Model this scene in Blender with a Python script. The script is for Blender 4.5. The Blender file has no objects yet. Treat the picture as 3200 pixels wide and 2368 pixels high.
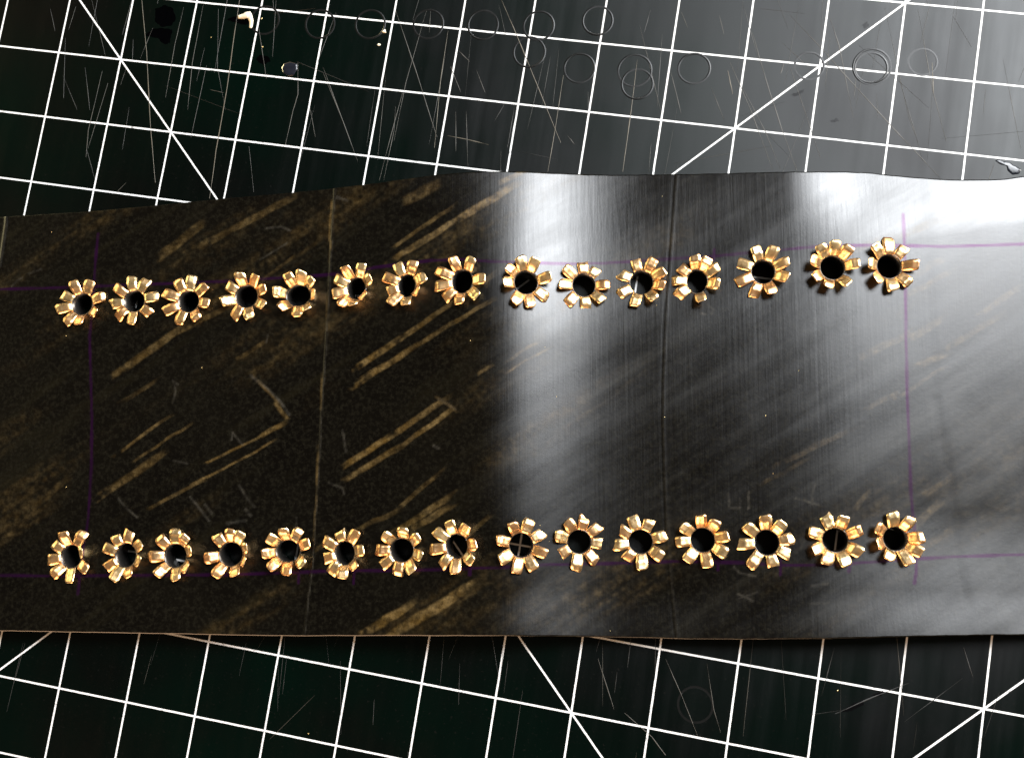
import bpy, math, random
import numpy as np
from mathutils import Vector, Matrix

# ------------------------------------------------------------------ camera, light, exposure
S = bpy.context.scene
MM = 0.001                                   # everything below is written in millimetres
cam_d = bpy.data.cameras.new("camera"); cam = bpy.data.objects.new("camera", cam_d)
S.collection.objects.link(cam); S.camera = cam
fwd = Vector((-0.1302, 0.0911, -0.9873)).normalized()
upv = Vector((-0.1476, 0.9829, 0.1102)); rgt = fwd.cross(upv).normalized(); upv = rgt.cross(fwd)
m3 = Matrix((rgt, upv, -fwd)).transposed()
cam.matrix_world = Matrix.Translation(Vector((40.73, -12.67, 160.89)) * MM) @ m3.to_4x4()
cam_d.sensor_fit = 'HORIZONTAL'; cam_d.sensor_width = 36.0; cam_d.lens = 36.0 * 2959.9 / 3200
cam_d.clip_start = 0.005; cam_d.clip_end = 20.0

wd = bpy.data.worlds.new("World"); S.world = wd; wd.use_nodes = True
wd.node_tree.nodes["Background"].inputs[0].default_value = (1.0, 0.80, 0.58, 1)
wd.node_tree.nodes["Background"].inputs[1].default_value = 0.10

def area(name, loc, target, sx, sy, power, col):
    d = bpy.data.lights.new(name, 'AREA'); d.shape = 'RECTANGLE'; d.size = sx; d.size_y = sy
    d.energy = power; d.color = col
    o = bpy.data.objects.new(name, d); S.collection.objects.link(o)
    o.location = loc
    o.rotation_euler = (Vector(target) - Vector(loc)).to_track_quat('-Z', 'Y').to_euler()
    return o
area("window_and_fill_light", (0.455, 0.565, 0.84), (0.03, 0.0, 0), 0.40, 0.40, 34.0, (0.93, 0.96, 1.0))  # the window, main source of light
area("brass_fill_light", (-0.2, -0.95, 0.31), (0, 0, 0), 0.8, 0.6, 15.0, (1.0, 0.62, 0.36))  # added warm fill that brightens the brass petals, not a real lamp
area("brass_fill_light", (-1.05, 0.25, 0.24), (0, 0, 0), 0.8, 0.45, 5.0, (1.0, 0.86, 0.46))  # another added fill, yellower, reflected by petals that face left
area("window_and_fill_light", (0.95, 0.50, 0.50), (0, 0, 0), 0.5, 0.45, 26.0, (1.0, 0.97, 0.92))  # no window here: low fill added to light petal roots and tips

S.view_settings.view_transform = 'Standard'; S.view_settings.look = 'None'
S.view_settings.exposure = 0.0; S.view_settings.gamma = 1.0; S.view_settings.use_curve_mapping = False
S.render.engine = 'CYCLES'

# ------------------------------------------------------------------ measured layout (mm)
EDGE_FAR=[[-94.01,30.77],[-84.71,31.01],[-75.58,31.21],[-63.62,31.85],[-51.88,32.61],[-38.63,33.33],[-31.22,33.77],[-24.35,34.18],[-17.3,34.85],[-12.17,35.34],[-4.68,35.59],[1.19,35.49],[8.44,35.55],[23.16,35.12],[31.8,34.61],[49.2,33.71],[55.7,33.71],[59.56,33.51],[63.35,32.95],[70.85,32.09],[74.63,31.91],[80.88,31.88],[84.24,32.34]]
EDGE_NEAR=[[-88.93,-42.87],[-74.37,-42.84],[-60.13,-42.8],[-46.27,-42.83],[-35.36,-42.78],[-25.88,-42.5],[-6.9,-41.88],[0.03,-41.77],[15.05,-42.16],[30.01,-42.21],[38.11,-41.97],[49.95,-41.51],[61.74,-40.99],[73.52,-40.7],[79.02,-40.62]]
SEAM_A=[[-31.11,34.27],[-31.08,33.11],[-31.31,27.5],[-31.52,21.29],[-31.98,8.04],[-32.26,0.39],[-32.47,-3.19],[-32.79,-13.93],[-33.03,-20.56],[-33.24,-23.61],[-33.47,-30.16],[-34.13,-36.65],[-34.53,-42.67],[-34.56,-43.19]]
SEAM_B=[[28.15,35.24],[27.76,31.6],[26.75,20.29],[25.78,10.02],[25.21,-0.74],[25.01,-7.57],[25.13,-18.06],[25.46,-28.4],[26.05,-35.67],[26.62,-42.8]]
SEAM_C=[[-92.67,31.55],[-92.66,29.45],[-93.11,24.69],[-93.4,21.38]]
SEAM_D=[[68.15,-4.39],[68.54,-8.72],[69.19,-13.69],[69.97,-19.92],[70.19,-24.85],[70.35,-31.61],[71.13,-36.32],[70.86,-40.95]]
INK=[[[-93.14,17.36],[-80.7,17.32],[-73.98,17.43],[-51.33,17.68],[-31.63,18.41],[-28.45,18.46],[-23.57,19.33],[-13.94,20.1],[-7.81,20.07],[-3.42,19.59],[2.48,19.42],[7.25,19.35],[16.39,19.56],[24.98,19.91],[32.37,20.02],[43.73,20.57],[50.84,20.97],[57.93,20.94],[63.01,20.8],[68.1,20.69],[70.64,20.56],[78.27,20.75],[83.29,20.83]],[[-89.83,-33.48],[-80.82,-33.48],[-66.13,-33.21],[-48.97,-32.92],[-34.99,-32.35],[-32.19,-32.15],[-21.03,-31.87],[-10.08,-31.45],[-1.61,-31.03],[5.54,-30.66],[15.84,-30.51],[26.14,-30.1],[36.21,-30.12],[43.61,-30.41],[50.92,-30.32],[55.81,-29.88],[64.14,-29.25],[70.52,-28.88],[80.3,-28.56]],[[-74.66,26.99],[-74.88,22.94],[-75.0,17.11],[-75.18,11.32],[-75.34,8.45],[-74.85,2.71],[-74.17,-5.8],[-73.79,-14.21],[-73.82,-20.31],[-74.03,-25.27],[-74.48,-28.01],[-74.92,-32.93],[-75.11,-36.45]],[[64.46,26.1],[64.41,22.28],[64.22,13.81],[63.85,3.36],[63.7,-4.37],[63.59,-13.53],[63.58,-20.07],[63.79,-23.07],[63.9,-27.04],[63.73,-30.96],[63.29,-33.01]],[[-35.85,-31.57],[-35.89,-34.11]],[[-26.19,-32.11],[-26.27,-34.05]],[[-6.34,-30.05],[-6.43,-32.25]],[[33.48,-29.55],[33.34,-31.32]],[[43.15,-29.57],[42.97,-31.92]],[[53.63,-29.55],[53.44,-31.28]],[[-25.28,18.89],[-25.37,17.49]],[[34.07,21.22],[33.91,19.45]]]
DIRT=[[-19.84,20.79,-8.83,27.23,0.6,0.8],[-8.83,27.06,1.31,33.45,0.69,0.9],[-20.84,22.29,-10.46,29.17,0.34,0.5],[-18.55,30.74,-12.14,33.75,0.95,0.35],[-1.81,33.59,2.85,35.78,0.52,0.5],[-26.21,2.14,-18.94,6.66,0.56,0.8],[-18.94,6.5,-2.78,17.16,0.47,0.55],[-26.56,-0.85,-16.49,5.17,0.52,0.7],[-16.49,5.17,-2.34,13.18,0.39,0.5],[-26.99,-0.21,-7.76,10.18,0.13,0.3],[-28.16,-14.68,-19.53,-9.27,0.52,0.9],[-19.53,-9.27,-10.41,-3.51,0.52,0.7],[-27.47,-16.69,-17.9,-11.06,0.52,0.6],[-17.9,-11.06,-9.22,-5.21,0.43,0.7],[-12.0,-3.47,-8.43,-5.99,0.26,0.6],[-20.08,-26.01,-9.12,-19.19,0.52,0.6],[-16.13,-24.84,-9.49,-21.06,0.6,0.5],[-32.08,-28.03,-18.55,-21.85,0.43,0.4],[-18.55,-21.48,-11.49,-15.81,0.39,0.35],[-24.47,-42.22,-15.96,-37.09,0.69,0.8],[-19.74,-42.3,-5.21,-33.54,0.86,0.8],[-15.88,-40.36,-9.76,-36.55,0.69,0.7],[-8.29,-26.98,-2.98,-22.51,0.39,0.3],[-53.19,-14.15,-40.69,-8.3,0.22,0.8],[-55.11,-17.76,-41.43,-10.65,0.22,0.7],[-62.42,-21.62,-52.67,-16.9,0.3,0.4],[-44.64,0.86,-40.0,-3.96,0.26,0.5],[-40.81,-3.96,-38.29,-6.74,0.39,0.6],[-43.1,-9.47,-38.29,-6.74,0.43,0.6],[-70.68,1.2,-56.23,10.73,0.69,0.4],[-62.0,7.17,-47.97,14.23,0.52,0.35],[-68.74,-12.12,-58.94,-5.39,0.3,0.5],[-65.31,-13.32,-55.53,-7.01,0.26,0.45],[-71.76,-19.67,-60.33,-12.15,0.69,0.4],[-69.15,-3.69,-62.55,0.28,0.43,0.2],[-47.64,4.1,-42.77,6.84,0.43,0.3],[-62.66,22.42,-54.38,28.84,0.86,0.35],[-56.73,23.5,-38.52,32.49,0.69,0.3],[-44.73,17.01,-38.23,21.76,0.3,0.3],[-85.29,-22.88,-77.9,-16.49,0.6,0.2],[-0.76,2.3,5.25,6.21,0.26,0.5],[-0.38,0.77,6.74,5.09,0.22,0.4],[-5.35,0.45,-2.66,1.94,0.3,0.35],[56.96,2.84,65.79,6.87,0.6,0.5],[65.49,15.89,70.73,18.87,0.6,0.5],[51.78,18.41,62.89,22.78,0.6,0.4],[62.85,22.0,74.91,27.3,0.6,0.5],[72.59,25.76,79.57,30.4,0.6,0.5],[64.62,12.88,72.07,16.59,0.52,0.4],[64.64,5.39,70.24,9.08,0.6,0.5],[65.52,0.92,69.95,3.12,0.6,0.6],[69.98,3.86,78.9,9.02,0.52,0.5],[75.31,9.05,82.91,14.21,0.52,0.5],[57.33,-5.67,62.46,-3.12,0.43,0.4],[61.69,-4.22,69.83,0.9,0.34,0.5],[43.49,-14.4,55.06,-8.96,0.43,0.35],[47.83,-12.22,50.72,-10.77,0.6,0.3],[54.56,-21.66,57.53,-18.41,0.52,0.4],[63.62,-24.5,68.82,-19.49,0.69,0.5],[65.28,-19.49,71.13,-15.89,0.52,0.35],[61.15,-30.17,69.97,-24.49,0.6,0.4],[39.82,-18.06,47.78,-13.68,0.34,0.25],[-31.64,32.19,-31.74,21.54,0.22,0.63],[-32.09,15.07,-31.98,10.24,0.22,0.27999999999999997],[-32.51,0.69,-32.61,-5.62,0.22,0.42],[-32.95,-11.87,-32.97,-18.07,0.22,0.63],[-32.97,-18.07,-33.39,-27.28,0.22,0.35]]
SCUFF=[[[[35.24,-19.2],[35.43,-21.46],[37.04,-21.41]],0.2,0.7],[[[37.03,-19.95],[37.04,-21.33]],0.12,0.4],[[[38.51,-18.94],[38.39,-21.58]],0.18,0.7],[[[45.77,-19.93],[47.57,-20.42],[49.25,-20.97]],0.18,0.7],[[[48.83,-17.81],[48.21,-19.43],[48.3,-20.3]],0.15,0.5],[[[35.92,-30.87],[36.76,-31.73],[39.18,-32.23]],0.18,0.5],[[[36.3,-35.06],[37.62,-35.52],[38.7,-36.11]],0.18,0.6],[[[36.65,-35.67],[39.47,-34.68]],0.12,0.4],[[[47.67,-33.55],[50.18,-33.21]],0.15,0.5],[[[47.54,-36.27],[50.16,-36.1]],0.2,0.5],[[[46.22,-27.9],[46.62,-26.92],[47.11,-26.54]],0.15,0.4],[[[31.52,10.38],[32.28,10.22]],0.2,0.7],[[[32.71,11.81],[33.63,10.98],[33.3,10.19]],0.2,0.6],[[[-45.36,1.04],[-42.47,-1.18],[-39.88,-3.66],[-38.28,-5.85]],0.3,0.7],[[[-48.39,-10.12],[-48.29,-8.82],[-46.39,-11.0]],0.12,0.6],[[[-55.52,-19.83],[-53.6,-21.97],[-51.98,-23.89]],0.2,0.7],[[[-52.79,-21.16],[-51.47,-22.63]],0.3,0.5],[[[-46.72,-17.94],[-45.54,-19.81],[-43.95,-21.54]],0.25,0.5],[[[-45.47,-21.95],[-44.6,-23.01]],0.4,0.5],[[[-68.55,-20.12],[-67.02,-21.74],[-64.93,-23.35]],0.15,0.5],[[[-59.18,-0.16],[-58.84,-1.55],[-59.32,-3.75]],0.15,0.45],[[[-58.45,-0.45],[-59.49,0.26]],0.2,0.5],[[[-28.52,-9.17],[-28.04,-12.24]],0.15,0.5],[[[-42.47,8.17],[-42.71,6.79]],0.12,0.4],[[[-36.56,-23.24],[-36.57,-25.06]],0.1,0.4],[[[-31.01,-17.43],[-28.56,-18.3],[-28.23,-19.31]],0.15,0.6],[[[-28.76,-8.59],[-28.08,-12.08]],0.15,0.5],[[[-12.72,-11.34],[-11.83,-11.78]],0.3,0.6],[[[-11.9,-3.62],[-11.01,-4.07],[-8.93,-5.4]],0.3,0.6],[[[-43.31,27.04],[-40.74,27.25],[-39.01,26.49]],0.18,0.6],[[[-39.52,24.24],[-44.29,21.41]],0.12,0.5],[[[-90.85,17.79],[-89.84,18.92],[-88.94,19.33]],0.2,0.5],[[[-87.75,20.02],[-85.35,20.82]],0.2,0.4],[[[-31.1,31.98],[-28.78,31.57]],0.12,0.6],[[[-30.55,32.19],[-28.65,31.31]],0.15,0.6],[[[-1.71,32.4],[-1.12,31.48]],0.5,0.8],[[[-48.74,-24.35],[-45.41,-23.81]],0.3,0.5],[[[-58.77,-13.61],[-56.18,-14.16]],0.15,0.4]]
SPECK=[[-6.5,6.05],[5.8,4.96],[7.7,-3.28],[-83.66,27.61],[-79.79,8.58],[-78.3,-18.16],[-54.25,2.54],[25.35,-6.7],[46.92,0.56],[42.4,-15.97],[41.52,-6.66],[4.97,-24.36],[6.39,-26.93],[24.38,11.98],[25.71,31.06],[16.09,-41.16],[-43.59,-24.07],[-60.86,-36.9],[-40.69,-42.42],[-81.73,-35.05],[5.32,-39.86],[14.86,9.52],[43.4,25.33],[-81.91,6.12],[-24.86,-26.92]]
EYELETS=[["far",-76.99,14.22,1.92,1.93,[[111,4.41],[67,4.46],[17,4.57],[-30,4.03],[-84,3.89],[-124,4.38],[-168,4.81],[155,4.91]]],["far",-67.21,14.52,1.92,1.88,[[98,4.5],[59,4.61],[11,4.64],[-37,4.36],[-88,4.26],[-134,4.47],[-173,4.84],[143,4.83]]],["far",-57.1,14.26,1.89,1.9,[[82,4.61],[38,4.36],[-8,4.19],[-56,4.12],[-112,4.41],[-157,4.72],[160,4.94],[119,4.65]]],["far",-46.53,14.91,2.0,1.96,[[103,4.04],[57,4.01],[16,4.08],[-27,4.19],[-75,4.21],[-119,4.63],[-164,4.05],[149,4.46]]],["far",-37.16,14.87,2.2,1.84,[[78,4.2],[41,3.98],[-3,3.59],[-51,3.61],[-85,3.93],[-135,3.57],[172,4.04],[116,4.19]]],["far",-26.72,15.77,1.63,1.93,[[72,4.26],[24,3.45],[-42,2.92],[-89,3.26],[-125,3.91],[-167,4.19],[153,4.41],[115,3.84]]],["far",-17.74,15.93,1.53,1.99,[[114,4.48],[70,4.27],[19,3.83],[-32,3.11],[-83,3.7],[-128,4.15],[-163,4.15],[157,4.92]]],["far",-8.03,16.27,1.77,2.06,[[111,4.36],[62,4.16],[1,4.11],[-47,4.21],[-93,4.18],[-135,4.55],[-170,5.03],[155,5.01]]],["far",2.7,15.91,1.95,2.03,[[105,4.35],[68,4.16],[11,4.07],[-38,4.52],[-81,4.49],[-118,4.38],[-173,3.95],[146,3.99]]],["far",12.3,15.67,1.91,2.0,[[93,4.81],[53,4.54],[-2,4.24],[-44,4.29],[-86,4.41],[-130,4.56],[-178,4.24],[140,4.35]]],["far",21.94,16.0,1.9,2.06,[[103,4.66],[60,4.45],[22,4.18],[-15,3.94],[-57,4.03],[-106,4.39],[-151,4.45],[156,4.52]]],["far",31.11,15.88,1.67,2.06,[[94,3.98],[62,4.08],[33,4.23],[-16,3.72],[-81,3.87],[-143,4.46],[177,4.29],[137,4.38]]],["far",41.81,17.05,1.86,2.0,[[106,4.4],[64,4.41],[20,4.29],[-21,4.0],[-72,4.22],[-112,4.58],[-158,4.68],[156,4.7]]],["far",52.79,17.35,1.93,1.97,[[85,4.22],[50,4.1],[5,3.95],[-58,3.74],[-108,3.73],[-149,3.83],[163,3.82],[122,4.14]]],["far",61.77,17.38,1.94,1.95,[[91,4.78],[50,4.66],[0,4.23],[-48,4.27],[-89,4.19],[-138,3.73],[176,3.81],[127,4.23]]],["near",-76.67,-30.12,1.9,1.99,[[105,4.35],[62,4.86],[16,3.33],[-31,4.27],[-82,4.34],[-128,4.23],[-171,4.41],[146,4.39]]],["near",-66.67,-29.83,1.86,2.07,[[82,4.69],[32,4.09],[-15,3.64],[-65,3.84],[-109,4.32],[-148,4.68],[161,4.56],[122,4.65]]],["near",-57.71,-29.82,1.98,1.99,[[90,4.55],[56,4.16],[17,3.74],[-34,3.68],[-77,4.08],[-128,4.03],[-178,4.48],[133,4.54]]],["near",-47.86,-29.47,2.09,1.98,[[87,4.26],[60,4.32],[20,3.71],[-19,3.47],[-65,3.71],[-121,4.25],[-170,4.34],[130,4.5]]],["near",-37.86,-28.87,2.13,1.81,[[96,3.79],[61,4.25],[20,4.33],[-33,3.96],[-85,3.82],[-133,3.92],[-174,3.81],[140,3.7]]],["near",-27.91,-29.09,1.72,1.97,[[105,4.39],[58,4.37],[9,3.82],[-42,3.48],[-88,4.03],[-124,4.46],[-164,4.54],[150,4.32]]],["near",-18.02,-28.5,2.04,1.92,[[78,3.78],[35,4.15],[-12,4.07],[-55,4.13],[-99,4.56],[-142,4.56],[-180,4.5],[134,3.72]]],["near",-8.62,-27.72,1.79,1.96,[[104,4.2],[59,3.97],[7,3.71],[-39,3.91],[-89,4.25],[-128,4.48],[-172,4.68],[145,4.44]]],["near",1.93,-27.52,1.89,1.95,[[114,4.02],[72,4.39],[29,4.41],[-19,4.26],[-62,4.36],[-101,4.43],[-146,4.22],[166,4.15]]],["near",11.23,-27.02,1.91,1.9,[[78,4.43],[38,4.44],[-5,4.56],[-51,4.61],[-98,4.68],[-147,4.38],[164,4.17],[121,4.05]]],["near",21.16,-26.98,1.9,1.9,[[108,4.47],[66,4.39],[15,4.26],[-36,4.24],[-87,4.37],[-129,4.48],[-172,4.7],[150,4.45]]],["near",31.09,-26.64,1.87,1.94,[[94,3.92],[55,3.86],[11,4.0],[-30,4.23],[-81,4.25],[-129,4.24],[-176,4.36],[145,4.03]]],["near",41.09,-26.92,1.89,1.98,[[93,4.25],[52,4.12],[10,4.36],[-29,4.47],[-76,4.5],[-126,4.83],[-176,4.78],[141,4.28]]],["near",51.61,-26.45,1.99,1.84,[[111,4.63],[72,3.84],[24,4.12],[-29,4.07],[-71,4.12],[-117,4.15],[-156,4.06],[161,4.31]]],["near",60.8,-26.22,1.87,1.83,[[98,4.16],[54,4.1],[4,3.86],[-32,4.01],[-67,4.15],[-120,3.62],[-166,3.48],[151,3.78]]]]
RINGS=[[-16.8,62.64,2.71,1.0],[-6.04,63.79,2.7,0.7],[3.98,64.68,2.7,1.0],[14.04,65.56,2.69,1.0],[24.36,67.61,2.62,1.1],[13.13,60.52,2.78,1.0],[22.47,58.55,2.65,1.2],[33.01,56.8,2.69,1.0],[32.2,59.18,2.88,0.7],[-26.25,61.69,2.7,0.7],[-36.91,61.35,2.68,0.5],[42.37,60.66,2.71,1.0],[71.94,64.06,2.67,1.1],[72.07,64.27,3.11,0.8],[61.7,63.27,2.42,0.4],[80.23,66.01,2.31,0.3],[57.67,-45.79,2.76,0.05]]
SCRATCH=[[[[-61.77,62.85],[-58.71,52.85],[-54.97,38.78],[-51.82,28.24]],0.14,0.6],[[[-42.56,64.79],[-42.27,58.63],[-41.64,47.65],[-41.38,35.55],[-40.82,26.63]],0.14,0.7],[[[-53.18,62.16],[-53.44,54.97],[-53.17,44.5]],0.1,0.5],[[[-49.44,63.16],[-49.31,51.7],[-48.39,42.6]],0.1,0.35],[[[-46.33,62.54],[-44.24,51.33],[-41.11,43.44]],0.1,0.3],[[[-79.79,59.12],[-77.86,54.88]],0.1,0.3],[[[-66.68,48.24],[-67.0,36.44],[-66.36,31.3]],0.12,0.35],[[[-70.27,48.47],[-67.54,40.39]],0.08,0.3],[[[-74.36,46.46],[-70.05,40.1]],0.08,0.3],[[[-29.05,53.92],[-27.92,47.98],[-28.25,44.93],[-28.49,38.3]],0.12,0.4],[[[-44.92,46.97],[-42.07,46.68]],0.1,0.5],[[[-24.12,53.55],[-16.18,39.78]],0.1,0.5],[[[-25.57,46.75],[-23.17,40.43]],0.1,0.4],[[[-35.27,37.19],[-32.72,28.84]],0.08,0.3],[[[-66.53,32.81],[-63.82,27.65]],0.1,0.3],[[[-58.93,25.53],[-57.47,27.53]],0.1,0.4],[[[-37.89,60.01],[-34.46,50.28]],0.08,0.4],[[[-12.55,65.83],[-6.69,54.62],[-0.84,43.01]],0.12,0.5],[[[-2.2,62.95],[-1.96,53.2],[-0.98,41.08]],0.12,0.6],[[[6.53,69.75],[10.63,63.0],[14.53,56.33],[21.31,44.71]],0.12,0.55],[[[19.86,56.92],[19.97,47.39],[19.89,39.19]],0.13,0.6],[[[32.36,61.16],[32.66,52.03],[32.84,40.8]],0.13,0.55],[[[-9.35,47.82],[-8.87,43.35],[-9.13,34.01]],0.1,0.5],[[[-23.85,52.39],[-18.28,43.53],[-14.47,36.87]],0.1,0.4],[[[0.96,43.55],[5.11,43.25],[8.63,42.78]],0.12,0.55],[[[-8.54,50.51],[-9.19,43.31],[-9.91,33.91]],0.1,0.35],[[[-6.81,66.42],[-8.24,52.49],[-8.54,41.45]],0.08,0.35],[[[3.62,48.35],[5.67,38.07]],0.08,0.4],[[[1.76,48.13],[2.99,40.92]],0.1,0.4],[[[0.13,59.6],[2.69,57.6]],0.12,0.5],[[[4.2,56.15],[6.44,52.21]],0.1,0.45],[[[-0.58,56.27],[2.1,51.72]],0.12,0.5],[[[12.13,51.89],[12.08,42.65]],0.08,0.3],[[[17.03,60.13],[16.95,50.85]],0.08,0.3],[[[31.88,67.49],[37.69,52.61]],0.08,0.35],[[[14.01,42.25],[21.5,41.59]],0.1,0.3],[[[36.0,66.32],[37.01,53.16]],0.1,0.3],[[[38.48,59.62],[41.31,52.4]],0.12,0.35],[[[22.32,46.09],[23.76,44.69]],0.12,0.35],[[[6.23,68.73],[8.42,63.09]],0.08,0.3],[[[51.4,68.19],[54.97,59.67],[58.37,52.12],[61.99,44.71]],0.13,0.5],[[[48.4,62.39],[53.01,54.33],[58.09,44.23]],0.12,0.4],[[[51.15,58.1],[55.86,50.98],[59.39,44.39]],0.1,0.35],[[[57.37,71.98],[63.4,66.59],[67.91,62.25],[76.74,54.01],[81.34,49.85],[85.32,46.22]],0.16,0.35],[[[64.0,72.38],[66.21,67.46],[70.13,54.91]],0.12,0.45],[[[72.91,75.01],[79.05,56.23],[81.08,52.03]],0.1,0.35],[[[78.37,75.28],[82.28,61.61],[85.62,52.57]],0.1,0.35],[[[58.59,62.64],[62.67,53.75],[65.59,47.38]],0.1,0.35],[[[45.82,57.5],[48.73,52.13]],0.1,0.35],[[[38.75,70.65],[40.25,67.89]],0.12,0.4],[[[45.34,70.74],[46.62,67.39]],0.12,0.4],[[[49.1,73.17],[53.53,62.37]],0.1,0.3],[[[76.74,62.67],[80.01,54.67],[82.22,48.86]],0.1,0.3],[[[81.77,66.04],[82.66,60.54]],0.2,0.6],[[[48.19,60.93],[49.58,56.78]],0.18,0.6],[[[57.16,61.34],[57.43,63.37]],0.18,0.5],[[[84.13,74.74],[87.79,69.49]],0.1,0.25],[[[90.87,62.3],[90.95,58.16]],0.1,0.3],[[[41.1,-41.48],[43.53,-46.24],[44.89,-48.95]],0.1,0.4],[[[51.94,-39.48],[55.32,-44.76],[58.72,-50.52]],0.1,0.45],[[[58.58,-39.0],[60.66,-45.95],[62.23,-49.3]],0.1,0.35],[[[46.62,-49.18],[51.54,-52.09],[54.12,-54.51]],0.12,0.45],[[[79.48,-43.09],[83.41,-40.37],[89.98,-36.25]],0.2,0.25],[[[97.57,-29.28],[99.44,-33.59]],0.1,0.25],[[[18.51,-46.4],[19.44,-53.04]],0.08,0.25]]
BLOTS=[[[-58.72,61.28],[-56.88,62.41],[-55.14,61.64],[-54.29,59.86],[-54.78,58.4],[-56.58,57.9],[-58.21,58.82]],[[-59.69,56.01],[-58.67,57.21],[-56.55,57.75],[-54.47,57.65],[-54.43,55.17],[-55.27,54.62],[-57.07,55.67]],[[-44.25,60.74],[-42.84,61.5],[-41.35,61.81],[-39.34,61.09],[-40.07,60.09],[-42.27,60.17]],[[-37.26,53.63],[-36.53,54.63],[-35.0,54.64],[-34.34,53.64],[-35.55,52.75]],[[80.48,-42.54],[81.74,-41.22],[83.39,-40.19],[83.63,-40.69],[81.87,-42.28]],[[84.34,-39.29],[86.33,-38.2],[86.07,-38.97]],[[69.53,71.52],[70.37,72.18],[70.73,71.36],[70.0,70.86]],[[66.46,53.92],[67.28,54.71],[67.87,54.22],[67.14,53.72]],[[59.23,57.74],[60.47,58.45],[61.44,59.12],[61.27,58.39],[60.05,57.55]]]
SHAVING=[[-42.2,61.42],[-40.97,61.48],[-39.79,61.82],[-39.34,60.78],[-39.35,59.55]]
DROP=[[-32.01,52.68],[-31.71,53.47],[-30.58,53.99],[-29.17,53.75],[-28.82,52.73],[-29.34,51.46],[-30.35,51.19],[-31.51,51.67]]
GLUE=[[93.7,50.26],[94.38,49.8],[95.52,49.66],[95.86,48.75],[96.67,48.18],[97.64,48.43],[97.94,49.15],[97.27,49.61],[96.49,49.92],[95.95,50.26],[94.95,50.28],[94.17,50.59]]
CRUMBS=[[-13.9,61.55],[-14.41,58.96],[-5.07,-62.47],[-46.61,56.93],[-37.58,61.58],[-36.37,56.18],[79.38,-39.43]]
_uk=np.array([-140,-100,-60,-38,-33,-12,-7,-2,2,5,9,16,24,45,58,74,90,140.])
_sk=np.array([0.0,.02,0.0,-.01,.05,.12,.09,-.03,-.19,-.315,-.23,-.05,.045,.05,-.055,-.085,-.01,0.])
_ug=np.linspace(-140,140,2801)
_sg=np.interp(_ug,_uk,_sk); _sg=np.convolve(np.r_[np.full(32,_sg[0]),_sg,np.full(32,_sg[-1])],np.ones(65)/65,'valid')
_zg=np.cumsum(_sg)*0.1; _zg=_zg-np.interp(-36,_ug,_zg)+4.2
def _ss(x,a,b):
    t=np.clip((x-a)/(b-a),0,1); return t*t*(3-2*t)
CELL = 12.7
rng = np.random.default_rng(7)
random.seed(7)
TH = math.radians(9.2722)                    # the strip lies at this angle to the printed grid
OX, OY = 19.854, 1.940
CT, ST = math.cos(TH), math.sin(TH)
def to_world(u, v): return OX + u * CT - v * ST, OY + u * ST + v * CT

# ------------------------------------------------------------------ helpers
def link(o, parent=None):
    S.collection.objects.link(o)
    if parent is not None: o.parent = parent
    return o
def mesh_obj(name, verts, faces, mat, parent=None, smooth=False):
    me = bpy.data.meshes.new(name); me.from_pydata([tuple(c * MM for c in p) for p in verts], [], faces)
    me.materials.append(mat)
    if smooth: me.polygons.foreach_set("use_smooth", [True] * len(me.polygons))
    me.update()
    return link(bpy.data.objects.new(name, me), parent)
def tag(o, label=None, cat=None, group=None, kind=None):
    if label: o["label"] = label
    if cat: o["category"] = cat
    if group: o["group"] = group
    if kind: o["kind"] = kind
    return o

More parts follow.
